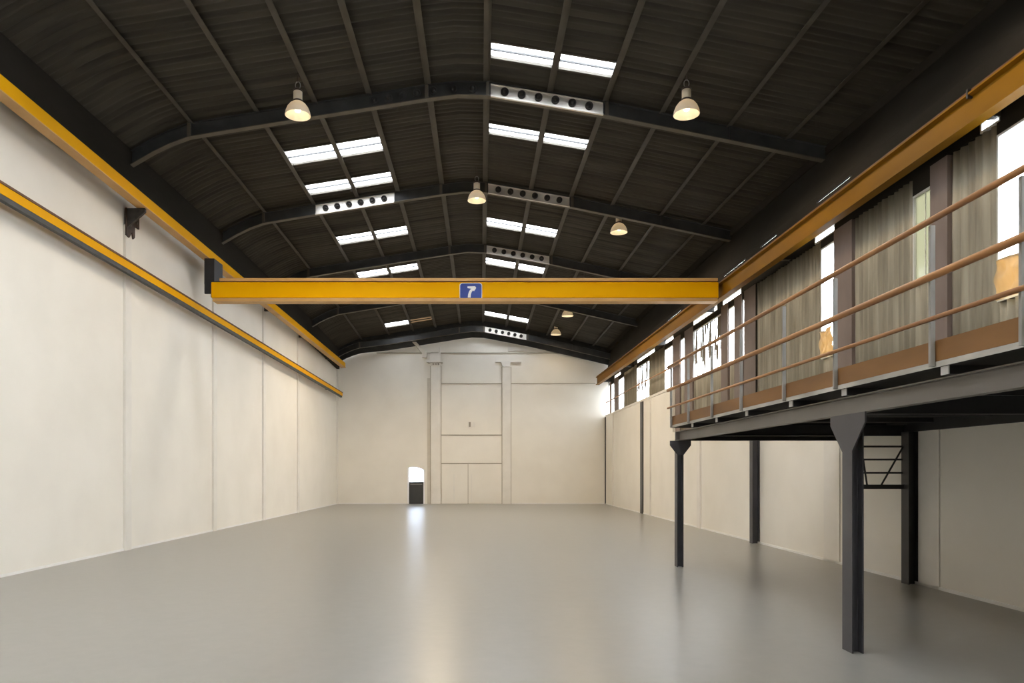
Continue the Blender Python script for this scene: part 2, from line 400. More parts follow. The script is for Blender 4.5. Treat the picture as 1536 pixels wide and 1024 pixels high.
# left eave board and right eave lining
b = MB()
b.along_y([(y, [(XL(y)+.02,RZ(-7.6,y)-.55),(XL(y)+.16,RZ(-7.6,y)-.55),(XL(y)+.20,RZ(-7.5,y)+SH-.07),(XL(y)+.02,RZ(-7.6,y)+SH-.07)]) for y in [Y0,5,10,14,16,18,20,22,24,26,28,30,32,34,36,38.55]])
tag(obj('eave_board', b, M['dark']), 'dark eave board above the yellow rail on the left wall', 'eave board', None, 'structure')
b = MB()
b.along_y([(y, [(XR(y)-.02,RZ(-7.5,y)+SH-.12) if False else (XE(y)-.16,RZ(7.45,y)+.16),(XE(y)-.02,RZ(7.45,y)+.16),(XE(y)-.02,RZ(7.45,y)+.33),(XE(y)-.16,RZ(7.45,y)+.36)]) for y in pys])
tag(obj('eave_purlin', b, M['dark']), 'dark eave purlin along the top of the right wall', 'purlin', None)

# ------------------------------------------------------------------ left wall dressing
lp = [16.05, 21.2, 25.9, 30.6, 38.55]
for i, y in enumerate(lp):
    w = .27 if i < 4 else .2
    t = MB(); x = XL(y)
    zt = RZ(-7.6,y)-.45 if i else 6.95
    t.hexa([(x-.02,y,0),(x+.055,y,0),(x+.055,y+w,0),(x-.02,y+w,0),(x-.02,y,zt),(x+.055,y,zt),(x+.055,y+w,zt),(x-.02,y+w,zt)])
    tag(obj('trim_%d' % (i+1), t, M['trim']), ['flat cream pilaster on the left wall nearest the camera, under the rusty bracket','flat cream pilaster on the left wall at the girder end','third flat cream pilaster along the left wall','fourth flat cream pilaster along the left wall','narrow cream corner strip where left and far walls meet'][i], 'pilaster', None, 'structure')
t = MB(); t.loft([[(XL(y),y,0),(XL(y)+.02,y,0),(XL(y)+.02,y,.045),(XL(y),y,.045)] for y in (Y0,Y1)])
struct('baseboard_left', t, M['curb'], 'thin white edge strip at the foot of the left wall', 'baseboard')
t = MB(); t.loft([[(XR(y),y,0),(XR(y)-.02,y,0),(XR(y)-.02,y,.045),(XR(y),y,.045)] for y in (Y0,Y1)])
struct('baseboard_right', t, M['curb'], 'thin white edge strip at the foot of the right wall', 'baseboard')
t = MB(); t.box(XL(Y1),DX0-.06,Y1-.02,Y1,0,.06); t.box(DX1+.06,-2.85,Y1-.02,Y1,0,.06); t.box(1.42,XR(Y1),Y1-.02,Y1,0,.06)
struct('baseboard_far', t, M['curb'], 'thin white edge strip at the foot of the far wall', 'baseboard')

# rusty bracket under the left rail
r = thing('rail_bracket', (-7.55,16.2,6.75), 'rusty dark steel bracket under the left crane rail, on the first pilaster', 'bracket')
t = MB(); t.prism_x([(16.02,7.30),(16.62,7.30),(16.62,7.02),(16.42,7.02),(16.42,6.78),(16.34,6.72),(16.28,6.86),(16.16,6.70),(16.02,6.72)], XL(16)+.057, XL(16)+.085)
obj('back_plate', t, M['darkrust'], r)
t = MB(); t.prism([(XL(16)+.085,7.30),(-7.2,7.30),(-7.2,7.22),(XL(16)+.085,6.9)],16.06,16.125)
obj('gusset', t, M['ring'], r)
for yy_, zz_ in ((16.2,7.12),(16.2,6.98),(16.36,7.12),(16.5,7.12)):
    t = MB(); t.box(XL(16)+.085,XL(16)+.105,yy_-.018,yy_+.018,zz_-.018,zz_+.018); obj('bolt', t, M['flange'], r)

# left crane rail
def Lr(y, a, c): return a + (c-a)*(y-11.4)/27.0
r = thing('crane_rail', (-7.2,18,7.2), 'yellow crane runway rail high along the left wall under the eave', 'crane rail')
t = MB()
def lsec(y):
    x = Lr(y,-7.20,-6.97); z = Lr(y,7.40,6.95)
    return [(x,z),(x-.22,z),(x-.22,z+.03),(x-.13,z+.03),(x-.13,z+.20),(x-.20,z+.20),(x-.20,z+.24),(x-.02,z+.24),(x-.02,z+.03),(x,z+.03)]
t.along_y([(y, lsec(y)) for y in (Y0+.02,5,15,25,38.35)])
obj('runway_beam', t, M['yellow2'], r)
t = MB(); t.along_y([(y, [(Lr(y,-7.20,-6.97)-.002,Lr(y,7.40,6.95)-.018),(Lr(y,-7.20,-6.97)-.218,Lr(y,7.40,6.95)-.018),(Lr(y,-7.20,-6.97)-.218,Lr(y,7.40,6.95)),(Lr(y,-7.20,-6.97)-.002,Lr(y,7.40,6.95))]) for y in (Y0+.03,38.34)])
obj('bottom_plate', t, M['orange_edge'], r)
for y in (5.3,10.7,16.3,21.3,26.0,30.7,36.0):
    if y == 16.3: continue
    t = MB(); x = Lr(y,-7.20,-6.97); z = Lr(y,7.40,6.95)
    t.box(XL(y)-.01, x-.13, y-.05, y+.05, z+.05, z+.17)
    obj('wall_cleat', t, M['ring'], r)

# conductor rail lower on the left wall
r = thing('conductor_rail', (-7.45,18,5.7), 'orange conductor rail with dark edges running lower along the left wall', 'conductor rail')
def cx(y): return Lr(y,-7.43,-7.12)
def cz(y): return Lr(y,5.98,5.50)
t = MB(); t.along_y([(y,[(cx(y),cz(y)),(cx(y)-.07,cz(y)),(cx(y)-.07,cz(y)+.155),(cx(y),cz(y)+.155)]) for y in (Y0+.02,10,20,38.3)])
obj('rail_body', t, M['yellow2'], r)
t = MB(); t.along_y([(y,[(cx(y)+.012,cz(y)+.155),(cx(y)-.08,cz(y)+.155),(cx(y)-.08,cz(y)+.195),(cx(y)+.012,cz(y)+.195)]) for y in (Y0+.02,38.3)])
obj('top_edge', t, M['rust'], r)
t = MB(); t.along_y([(y,[(cx(y)-.004,cz(y)-.085),(cx(y)-.09,cz(y)-.085),(cx(y)-.09,cz(y)-.001),(cx(y)-.004,cz(y)-.001)]) for y in (Y0+.02,38.2)])
obj('conductor_strip', t, M['rubber'], r)
for y in (11,16.18,21.33,26.03,30.73,36):
    t = MB(); t.box(XL(y)-.01, cx(y)-.07, y-.03, y+.03, cz(y)+.03, cz(y)+.12)
    obj('wall_cleat', t, M['ring'], r)

# ------------------------------------------------------------------ crane girder
GY = 19.3
r = thing('crane_girder', (-.45,GY,6.05), 'yellow overhead crane girder spanning the hall', 'crane')
X0, X1 = -6.95, 6.04
t = MB(); t.along_x(X0, X1, [(GY,6.135),(GY+.24,6.135),(GY+.24,6.535),(GY,6.535)]); obj('web', t, M['yellow'], r, .012)
t = MB(); t.along_x(X0+.22, X1-.03, [(GY-.05,6.555),(GY+.29,6.555),(GY+.29,6.625),(GY-.05,6.625)]); obj('top_flange', t, M['orange_edge'], r)
t = MB(); t.along_x(X0+.05, X1-.03, [(GY-.05,6.035),(GY+.29,6.035),(GY+.29,6.115),(GY-.05,6.115)]); obj('bottom_flange', t, M['orange_edge'], r)
t = MB(); t.along_x(X0+.02, X1-.02, [(GY+.02,6.114),(GY+.22,6.114),(GY+.22,6.136),(GY+.02,6.136)]); t.along_x(X0+.2, X1-.02, [(GY+.02,6.534),(GY+.22,6.534),(GY+.22,6.556),(GY+.02,6.556)]); obj('weld_gap', t, M['rust'], r)
t = MB(); t.box(X0-.02,X0,GY+.01,GY+.23,6.15,6.52); obj('end_plate', t, M['rust'], r)
t = MB(); t.box(-7.25,-6.99,19.62,20.25,6.56,Lr(20.25,7.40,6.95)-.02); t.box(-7.22,-6.80,GY+.245,19.62,6.30,6.62)
obj('hanger', t, M['black'], r)
t = MB(); t.box(X1-.14,X1-.0,GY+.29,GY+.34,6.1,6.6); t.box(X1-.1,6.075,GY+.34,GY+.42,6.50,6.60); obj('end_carriage', t, M['ring'], r)

# sign on the girder
r = thing('sign', (-.31,GY-.0,6.12), 'blue sign with a white bent arrow on the yellow crane girder', 'sign')
sx = lambda px: (px-724)*(GY-.02)/1130; sz = lambda py: 1.7+(706-py)*(GY-.02)/1130
def rrect(x0,x1,z0,z1,rad,n=6):
    pts = [(x1,z0),(x1,z1-rad)]
    pts += [(x1-rad+rad*math.cos(a), z1-rad+rad*math.sin(a)) for a in [PI/2*i/n for i in range(n+1)]]
    pts += [(x0+rad+rad*math.cos(a), z1-rad+rad*math.sin(a)) for a in [PI/2+PI/2*i/n for i in range(n+1)]]
    pts += [(x0,z0)]
    return pts
t = MB(); t.prism(rrect(sx(689.2),sx(723.2),6.118,sz(423.8),.07), GY-.012, GY-.001); obj('border', t, M['white'], r)
t = MB(); t.prism(rrect(sx(690.3),sx(722.2),6.118,sz(424.9),.065), GY-.018, GY-.011); obj('face', t, M['sign'], r)
def zx(px, py): return (sx(670+px/18.61), sz(405+py/18.61))
arrow = [(590,765),(598,680),(620,610),(650,555),(690,520),(580,500),(580,455),(790,450),(820,485),(812,520),(760,590),(738,560),(705,600),(682,650),(672,710),(670,765)]
t = MB(); t.prism([zx(*p) for p in arrow], GY-.023, GY-.017); obj('arrow', t, M['white'], r)

# ------------------------------------------------------------------ right crane rail
def Rr(y, a, c): return a + (c-a)*(y-9.86)/28.44
r = thing('crane_rail', (6.2,20,6.1), 'weathered yellow crane runway rail along the right windows', 'crane rail')
t = MB()
def rsec(y):
    x = Rr(y,6.25,5.76); z = Rr(y,6.17,6.07)
    return [(x,z),(x,z+.025),(x+.06,z+.05),(x+.06,z+.35),(x,z+.375),(x,z+.40),(x+.17,z+.40),(x+.17,z+.375),(x+.11,z+.35),(x+.11,z+.05),(x+.17,z+.025),(x+.17,z)]
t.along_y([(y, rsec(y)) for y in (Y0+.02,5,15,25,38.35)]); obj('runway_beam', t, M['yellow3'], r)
t = MB(); t.along_y([(y,[(Rr(y,6.25,5.76)+.04,Rr(y,6.57,6.47)),(Rr(y,6.25,5.76)+.13,Rr(y,6.57,6.47)),(Rr(y,6.25,5.76)+.13,Rr(y,6.57,6.47)+.05),(Rr(y,6.25,5.76)+.04,Rr(y,6.57,6.47)+.05)]) for y in (Y0+.02,38.3)])
obj('running_rail', t, M['rust'], r)
for y in (5,9.72,16.2,21.4,26.9,32.4,37.8):
    t = MB(); x = Rr(y,6.25,5.76); z = Rr(y,6.17,6.07)
    t.box(x+.112, XU(y)-.005, y-.06, y+.06, z+.08, z+.30); obj('wall_cleat', t, M['ring'], r)
    if y < 12:
        t = MB(); t.box(x-.006,x+.10,y-.015,y+.015,z+.33,z+.45); obj('splice_clamp', t, M['black'], r)

# ------------------------------------------------------------------ right upper wall
def yu(px): return 6.727*1130/(px-724+8.36)
def plate(mb, y0, y1, z0, z1, d0=0.0, d1=.05):
    """flat slab on the upper wall plane; d = depth away from the hall"""
    mb.hexa([(XU(y0)+d0,y0,z0),(XU(y0)+d1,y0,z0),(XU(y1)+d1,y1,z0),(XU(y1)+d0,y1,z0),(XU(y0)+d0,y0,z1),(XU(y0)+d1,y0,z1),(XU(y1)+d1,y1,z1),(XU(y1)+d0,y1,z1)])
def corrugated(y0, y1, z0, z1, label, seed=0):
    mb = MB(); n = max(6, int((y1-y0)/.022)); rings_f = []; rings_b = []
    ph = .7
    for i in range(n+1):
        y = y0+(y1-y0)*i/n
        w = .022*math.sin(2*PI*y/.155+ph)+.010*math.sin(2*PI*y/.61+2*ph)
        x = XU(y)+.03+w
        rings_f.append((x,y)); rings_b.append((x+.012,y))
    zs = [z0, z0+(z1-z0)*.33, z0+(z1-z0)*.66, z1]
    vs = []
    for (x,y) in rings_f:
        for k, z in enumerate(zs): vs.append((x+.006*math.sin(y*9+z*1.7+ph),y,z))
    for (x,y) in rings_b:
        for k, z in enumerate(zs): vs.append((x+.006*math.sin(y*9+z*1.7+ph),y,z))
    K = 4; N1 = n+1; fs = []
    for i in range(n):
        for k in range(K-1):
            a = i*K+k; fs.append((a,a+K,a+K+1,a+1))
            a2 = a+N1*K; fs.append((a2,a2+1,a2+K+1,a2+K))
        a = i*K; c = a+N1*K; fs.append((a,c,c+K,a+K)); a = i*K+K-1; c = a+N1*K; fs.append((a,a+K,c+K,c))
    for k in range(K-1):
        a = k; c = a+N1*K; fs.append((a,a+1,c+1,c)); a = n*K+k; c = a+N1*K; fs.append((a,c,c+1,a+1))
    mb.add(vs, fs, True)
    o = obj('corrugated_panel', mb, M['corr'])
    if 'seam' in label:
        t = MB(); plate(t, y1-.05, y1-.005, z0, z1, -.03, .0); obj('seam_strip', t, M['dark'], o)
    return tag(o, label, 'cladding panel', 'corrugated cladding panels on the right wall')
WN = [0]
def window(y0, y1, z0, z1, label, m, bar=False):
    WN[0] += 1
    f = MB(); e = min(.03, (y1-y0)*.12)
    plate(f, y0, y0+e, z0, z1, .0, .06); plate(f, y1-e, y1, z0, z1, .0, .06); plate(f, y0+e, y1-e, z0, z0+.03, .0, .06); plate(f, y0+e, y1-e, z1-.03, z1, .0, .06)
    if bar:
        plate(f, y0+(y1-y0)*.42, y0+(y1-y0)*.42+.012, z0+.03, z1-.03, .025, .045)
    o = tag(obj('window_%d' % WN[0], f, M['winframe']), label, 'window', None, 'structure')
    p = MB(); plate(p, y0+e, y1-e, z0+.03, z1-.03, .035, .041)
    q = obj('window_pane', p, m, o); return o
def post(y0, y1, z0, z1, label, m='mauve'):
    t = MB(); plate(t, y0, y1, z0, z1, -.03, .09)
    return tag(obj('wall_post', t, M[m]), label, 'wall post', 'mauve brown posts between the right windows')
ZT = 6.20; SILL = 4.55; ZS = 3.0
SEG = [ # near px, far px, kind, text
 (1495,'w','large bright window at the right edge of the photo above the crumpled tan sheet'),
 (1424,'c','corrugated panel between the right-edge window and nearest mauve post'),
 (1398,'p','mauve brown wall post nearest the camera, beside the beige paned window'),
 (1369,'b','tall window with a beige pane and white edge, beside the nearest mauve post'),
 (1280,'c','wide corrugated panel between the beige paned window and the second mauve post'),
 (1253,'p','mauve brown wall post just right of the tall clear window above the handrail'),
 (1231,'w','tall bright clear window beside the second mauve post, tan sheet hanging below'),
 (1183,'c','corrugated panel just left of the tall clear window'),
 (1135,'c','corrugated panel with a dark seam, right of the clustered far posts'),
 (1118,'p','mauve post at the near end of the clustered slim windows'),
 (1114,'w','very thin slit of daylight between two mauve posts'),
 (1103,'p','mauve post left of the thin daylight slit'),
 (1093,'w','slim bright window between mauve posts behind the girder end'),
 (1083,'p','narrow mauve post beside the widest torn-film window'),
 (1053,'f','widest window, torn film streaks across bright glass'),
 (1040,'f','narrow window with dark torn film beside the widest one'),
 (1028,'p','mauve post left of the torn film windows'),
 (1021,'w','thin bright slit window above the end of the mezzanine'),
 (1010,'p','mauve post directly above the far end of the mezzanine railing'),
 (997,'w','clear tall window just beyond the mezzanine end'),
 (974,'c','corrugated panel between the two clear windows past the mezzanine'),
 (955,'f','streaky bright window over the dark wall column'),
 (936,'c','corrugated panel over the far right wall, beyond the streaky window'),
 (928,'d','slim streaky window second from the far corner'),
 (922,'p','red brown post near the far right corner'),
 (917,'d','slim bright window beside the red brown post at the far corner'),
 (912,'p','last narrow post before the far wall'),
]
yp = yu(1640)
corrugated(6.6, yp, ZS, ZT, 'corrugated cladding panel beside the right-edge window, beyond the frame')
for ya, yb, nm in ((-4.98,-3.0,'c'),(-3.0,-1.2,'w'),(-1.2,1.0,'c'),(1.0,2.8,'w'),(2.8,4.8,'c'),(4.8,6.6,'w')):  # windows here are unseen, added to brighten the near left wall
    if nm == 'c': corrugated(ya, yb, ZS, ZT, 'corrugated cladding panel behind the camera, at %.0f metres' % ya)
    else:
        wo = window(ya, yb, SILL, 6.04, 'clear window behind the camera over the mezzanine, at %.0f metres' % ya, M['glass'])
        t = MB(); plate(t, ya, yb, 6.04, ZT, 0, .05); obj('window_head', t, M['dark'], wo)  # head of the added unseen window
        t = MB(); plate(t, ya, yb, ZS, SILL, 0, .05); obj('window_apron', t, M['dark'], wo)
for i, (px, kd, lab) in enumerate(SEG):
    y0, y1 = yp, yu(px)
    y1 = min(y1, 38.05)
    zlow = ZS if y0 < 25.4 else 4.5
    if kd == 'c': corrugated(y0, y1, zlow, ZT, lab)
    elif kd == 'p':
        far_ = y0 > 36
        post(y0, y1, zlow, ZT, lab, 'brownpost' if far_ else 'mauve')
    else:
        zt = 6.04 if kd != 'b' else 5.93
        z0 = SILL
        low = px in (1495,1231)
        if low: z0 = 3.88
        wo = window(y0, y1, z0, zt, lab, {'d':M['dim'],'w':M['glass'],'b':M['beige'],'f':M['film']}[kd], kd == 'b')
        if zlow < 4: corrugated(y0, y1, zlow, z0, 'short corrugated piece under the ' + lab.split(',')[0].replace('tall ','').replace(' at the right edge of the photo above the crumpled tan sheet',' at the right edge').replace('just right of','by').replace('beside the second mauve post','by the second post').replace('on the right edge','').replace(' above the handrail','') )
        t = MB(); plate(t, y0, y1, zt, ZT, 0, .05)
        obj('window_head', t, M['dark'], wo)
    yp = y1
window(yp+.02, 38.72, 4.5, ZT, 'end window touching the far wall corner', M['dim'])
# crumpled tan sheets hung in the lower part of two windows
def crumple(y0, y1, z0, z1, label):
    mb = MB(); ny_, nz_ = 26, 30; vs = []; fs = []
    for side in (0, .006):
        for j in range(nz_+1):
            for i in range(ny_+1):
                u, v = i/ny_, j/nz_
                y = y0+(y1-y0)*u; z = z0+(z1-z0)*v + (.05*math.sin(u*5+1) if j == nz_ else 0)
                d = .022*math.sin(u*15+2.2*math.sin(v*4.1))+.014*math.sin(v*13+u*5)+.018*math.sin(u*31+v*7)*math.sin(v*3)
                vs.append((XU(y)-.04+d*.9+side,y,z))
    n1 = (ny_+1)*(nz_+1)
    for s_ in (0, n1):
        for j in range(nz_):
            for i in range(ny_):
                a = s_+j*(ny_+1)+i; fs.append((a,a+1,a+ny_+2,a+ny_+1))
    mb.add(vs, fs, True)
    return tag(obj('crumpled_sheet', mb, M['foil']), label, 'sheet', 'crumpled tan sheets hanging in the windows')
crumple(yu(1600), yu(1496)-.03, 3.89, 4.42, 'crumpled shiny tan sheet in the window at the right edge')
crumple(yu(1252)+.04, yu(1232)-.03, 3.89, 4.42, 'crumpled shiny tan sheet below the tall clear window')

# upper board, thin leaks of daylight and sloped eave lining
t = MB(); plate(t, Y0, 38.75, 6.37, 6.99, 0, .05)
leaks = [(1275,1225),(1165,1140),(1118,1084),(1022,1000)]
yp = Y0
for a, c in leaks:
    plate(t, yp, yu(a), 6.99, 7.03, 0, .05); yp = yu(c)
plate(t, yp, 38.75, 6.99, 7.03, 0, .05)
plate(t, Y0, 38.75, 7.03, 7.12, 0, .05)
t.loft([[(XU(y)+.05,y,7.07),(XU(y)+.0,y,7.12),(XE(y)+.02,y,RZ(7.45,y)+SH+.02),(XE(y)+.16,y,RZ(7.45,y)+SH-.02)] for y in [Y0,9,14,16,18,20,22,24,26,28,30,32,34,36,38.7]])
WU = struct('wall_right_upper', t, M['dark'], 'dark boarded eave strip above the right crane rail', 'wall')

# clerestory slot above the cladding: dark boards with daylight slots
slots = [(1500,1470),(1252,1222),(1112,1084),(1076,1040),(1010,996),(982,956),(931,922)]
yp = Y0+.02; bl = 0
def board(y0, y1):
    global bl
    bl += 1
    t = MB(); plate(t, y0, y1, ZT, 6.37, 0, .08); plate(t, y0, y1, ZT-.12, 6.37, .08, .10)
    obj('slot_board', t, M['dark'], WU)
for a, c in slots:
    board(yp, yu(a))
    window(yu(a), yu(c), ZT, 6.37, 'low horizontal daylight slot under the right rail, ' + {1500:'nearest the camera',1252:'above the tall clear window',1112:'beside the crane girder end',1076:'above the widest torn-film window',1010:'above the clear window past the mezzanine',982:'above the streaky window',931:'nearest the far corner'}[a], M['glass'])
    yp = yu(c)
board(yp, 38.75)
# ledge capping the tall white lining
t = MB(); t.hexa([(XR(25.45)-.02,25.45,4.47),(XR(25.45)+.12,25.45,4.47),(XR(38.7)+.12,38.7,4.47),(XR(38.7)-.02,38.7,4.47),(XR(25.45)-.02,25.45,4.56),(XR(25.45)+.12,25.45,4.56),(XR(38.7)+.12,38.7,4.56),(XR(38.7)-.02,38.7,4.56)])
tag(obj('trim_6', t, M['trim']), 'pale ledge along the top of the tall white lining under the far right windows', 'ledge', None, 'structure')
# wall rail across the far windows
t = MB(); t.tube([(XU(24.6)-.10,24.6,5.22),(XU(31)-.10,31,5.24),(XU(38.6)-.10,38.6,5.20)], .028, 10)
o = tag(obj('window_rail', t, M['wood']), 'thin brown horizontal rail across the far right windows', 'rail')

# right wall strips and dark embedded columns
rp = [(36.5,.16,'thin cream pilaster strip near the far right corner'),(28.6,.10,'thin cream strip just past the far dark wall column'),(22.2,.30,'cream pilaster between the two mezzanine columns on the right wall'),(13.7,.62,'broad flat cream pilaster behind the near mezzanine column'),(10.75,.5,'broad shaded cream pilaster right of the near wall column')]  # the two broad bands are low raised slabs
for i, (y, w, lab) in enumerate(rp):
    pt = .05 if y > 20 else .02
    t = MB(); zt = 4.46 if y > 25.5 else 2.98
    t.hexa([(XR(y)-pt,y,0),(XR(y)+.02,y,0),(XR(y+w)+.02,y+w,0),(XR(y+w)-pt,y+w,0),(XR(y)-pt,y,zt),(XR(y)+.02,y,zt),(XR(y+w)+.02,y+w,zt),(XR(y+w)-pt,y+w,zt)])
    tag(obj('trim_%d' % (i+7), t, M['trim']), lab, 'pilaster', None, 'structure')
def hcol(mb, x, y, z0, z1, w=.22, d=.19):
    """H column: flanges face +-x, seen from the left as a flat face"""
    mb.box(x,x+.014,y,y+d,z0,z1); mb.box(x+w-.014,x+w,y,y+d,z0,z1); mb.box(x+.014,x+w-.014,y+d*.45,y+d*.55,z0,z1)
for y, z1, lab, wd in ((11.25,2.288,'black steel wall column nearest the camera, holding the bracing frame',.16),(17.6,2.98,'dark steel wall column beyond the mezzanine end',.17),(29.9,4.46,'tall dark steel column set in the far right wall',.12),(38.62,4.46,'thin dark post in the far right corner',.06)):
    t = MB(); x = XR(y)-wd*.75
    if wd < .15: t.box(XR(y)-.05,XR(y)-.002,y,y+(.42 if wd>.1 else .1),0,z1)
    else: hcol(t, XR(y)-wd-.002, y, 0, z1, wd, .2)
    tag(obj('steel_column', t, M['black'] if y < 15 else M['navy']), lab, 'column', 'dark steel columns along the right wall')

# ------------------------------------------------------------------ mezzanine
MX = 3.437; ME = 13.45; MN = -4.9
r = thing('mezzanine_platform', (5.0,7.3,0), 'dark steel mezzanine platform on columns along the right wall', 'mezzanine')
t = MB(); t.along_y([(y,[(MX,2.235),(MX+.10,2.235),(MX+.10,2.247),(MX+.056,2.25),(MX+.056,2.385),(MX+.10,2.388),(MX+.10,2.40),(MX,2.40),(MX,2.388),(MX+.044,2.385),(MX+.044,2.25),(MX,2.247)]) for y in (MN,ME)])
obj('edge_beam', t, M['beam'], r)
t = MB(); t.box(MX+.0,MX+.10,ME,ME+.012,2.235,2.40); obj('beam_end_plate', t, M['beam'], r)
t = MB(); t.box(MX-.02,MX+.043,ME-.14,ME-.128,2.249,2.386); obj('stiffener', t, M['beam'], r)
for y in (11.5, ME-.14):
    t = MB(); t.box(MX+.10,XR(y)-.003,y,y+.09,2.235,2.247); t.box(MX+.10,XR(y)-.003,y+.04,y+.05,2.247,2.388); t.box(MX+.10,XR(y)-.003,y,y+.09,2.388,2.40)
    obj('cross_beam', t, M['black'], r)
t = MB(); t.box(MX+.10,XR(7.1)-.003,7.05,7.15,2.235,2.40); obj('cross_beam', t, M['black'], r)
t = MB(); t.loft([[(XR(y)-.06,y,2.29),(XR(y)-.003,y,2.29),(XR(y)-.003,y,2.464),(XR(y)-.06,y,2.464)] for y in (MN,ME)])
obj('wall_ledger', t, M['black'], r)
DXE = 3.33
posts = [4.64,5.58,7.11,8.32,9.70,10.94,12.19]
for y in posts + [3.6,2.4]:
    t = MB(); yj = y-.09
    t.box(DXE+.045, XR(yj)-.06, yj-.045, yj+.045, 2.401, 2.464); o = obj('joist', t, M['black'], r)
    t = MB(); t.box(DXE+.035, DXE+.045, yj-.045, yj+.045, 2.401, 2.464); obj('joist_cap', t, M['joist_end'], o)
t = MB(); t.loft([[(DXE+.03,y,2.465),(XR(y)-.003,y,2.465),(XR(y)-.003,y,2.505),(DXE+.03,y,2.505)] for y in (MN,ME)])
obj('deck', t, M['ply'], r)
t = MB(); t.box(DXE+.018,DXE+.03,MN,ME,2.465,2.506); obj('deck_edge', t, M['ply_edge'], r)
def mcol(y, mm, gus):
    t = MB(); hcol(t, MX, y, 0, 2.235, .11, .19); c = obj('column', t, mm, r)
    t = MB(); t.prism_x([(y+.002,1.88),(y+.188,1.88),(y+.43,2.14),(y+.43,2.234),(y-.24,2.234),(y-.24,2.14)], MX-.003, MX+.012) if gus == 'y' else t.prism([(MX+.0,1.98),(MX+.11,1.98),(MX+.24,2.15),(MX+.24,2.234),(MX-.13,2.234),(MX-.13,2.15)], y-.004, y+.012)
    obj('haunch_plate', t, mm, c)
mcol(7.01, M['beam'] if False else M['navy'], 'y'); mcol(13.3, M['navy'], 'x')

# bracing frame hanging between beam and near wall column
r = thing('bracing_frame', (6.0,11.42,1.43), 'black steel bracing frame with bars and a diagonal beside the near wall column', 'bracing')
bx = lambda px: (px-724)*11.42/1130; bz = lambda py: 1.7+(706-py)*11.42/1130
t = MB(); t.box(bx(1290),bx(1355),11.38,11.46,bz(733),bz(726.5)); obj('bottom_bar', t, M['black'], r)
t = MB(); t.box(bx(1287),bx(1292.5),11.38,11.46,bz(733),2.234); obj('hanger_post', t, M['black'], r)
for py in (669.5,689,709):
    t = MB(); t.box(bx(1292),bx(1355),11.41,11.43,bz(py+1.4),bz(py-1.4)); obj('rail_bar', t, M['black'], r)
t = MB(); t.tube([(bx(1353.5),11.40,bz(670)),(bx(1321),11.40,bz(727))], .014, 8); obj('diagonal_bar', t, M['black'], r)
t = MB(); t.tube([(bx(1294),11.40,bz(690)),(bx(1299.5),11.40,bz(727))], .014, 8); obj('side_strut', t, M['black'], r)

# railing
r = thing('mezzanine_railing', (DXE,8,2.42), 'brown wooden handrail with grey posts along the mezzanine edge', 'railing')
for y in posts + [3.6,2.4,13.3]:
    t = MB(); t.box(DXE-.022,DXE+.016,y-.014,y+.014,2.47,3.515)
    obj('post', t, M['post'], r, .004)
for nm, z, rr in (('top_rail',3.535,.024),('middle_rail',3.122,.028),('lower_rail',2.812,.018)):
    t = MB()
    t.tube([(DXE-.045,MN,z),(DXE-.045,7,z),(DXE-.045,13.36,z)], rr, 12)
    obj(nm, t, M['wood'], r)
edges = [MN]+[q for q in sorted(posts)][::2]+[13.36]
for a, c in zip(edges, edges[1:]):
    t = MB(); t.box(DXE+.019,DXE+.037,a+.004,c-.004,2.508,2.662); obj('toe_board', t, M['toe'], r)

# ------------------------------------------------------------------ far wall dressing
W = lambda px: (px-724)*Y1/1130
H = lambda py: 1.7+(706-py)*Y1/1130
tn = [20]
def ftrim(mb, label, cat, m='trim'):
    tn[0] += 1
    return tag(obj('trim_%d' % tn[0], mb, M[m]), label, cat, None, 'structure')
t = MB(); t.box(W(646.5),W(661),Y1-.14,Y1,0,H(549)); t.box(W(649.5),W(658),Y1-.17,Y1-.14,0,H(549)); ftrim(t, 'left cream pilaster on the far wall beside the arched door', 'pilaster')
t = MB(); t.box(W(640),W(664.5),Y1-.24,Y1,H(544),H(540.5)); t.box(W(641.5),W(646),Y1-.2,Y1,H(541),H(531)); t.box(W(646),W(661),Y1-.16,Y1,H(541),H(530)); t.box(W(658),W(661),Y1-.17,Y1,H(531),H(521))
t.prism([(W(645),H(544)),(W(662),H(544)),(W(659.5),H(549)),(W(647.5),H(549))],Y1-.2,Y1)
ftrim(t, 'stepped cream capital on top of the left far-wall pilaster', 'capital')
for px in (650.3,654.3,658.0):
    t = MB(); t.lathe([(.045,0),(.045,.03),(.02,.045)], (W(px),Y1-.2,H(546.5)), 12, 'y'); ftrim(t, 'small round stud on the left capital, at %s' % {650.3:'its left',654.3:'its middle',658.0:'its right'}[px], 'stud', 'joint')
t = MB(); t.box(W(753.5),W(766),Y1-.10,Y1,0,H(550)); t.box(W(756),W(762),Y1-.125,Y1-.10,0,H(550)); ftrim(t, 'right cream pilaster on the far wall beside the blocked gateway', 'pilaster')
t = MB(); t.box(W(743),W(782),Y1-.13,Y1,H(543.4),H(542)); t.prism([(W(751.5),H(543.4)),(W(766),H(543.4)),(W(764),H(550)),(W(754),H(550))],Y1-.17,Y1); ftrim(t, 'small cream capital on top of the right far-wall pilaster', 'capital')
t = MB(); t.box(W(640.8),W(646.3),Y1-.03,Y1,0,H(567)); ftrim(t, 'narrow greyish strip left of the left far-wall pilaster', 'strip', 'strip')
t = MB(); t.box(W(565),W(846),Y1-.05,Y1,H(530.3),H(528.6)); ftrim(t, 'thin horizontal moulding across the far gable', 'moulding', 'softjoint')
t = MB(); t.box(W(662),W(893),Y1-.035,Y1,H(575.4),H(574.2)); ftrim(t, 'thin horizontal moulding across the right half of the far wall', 'moulding', 'softjoint')
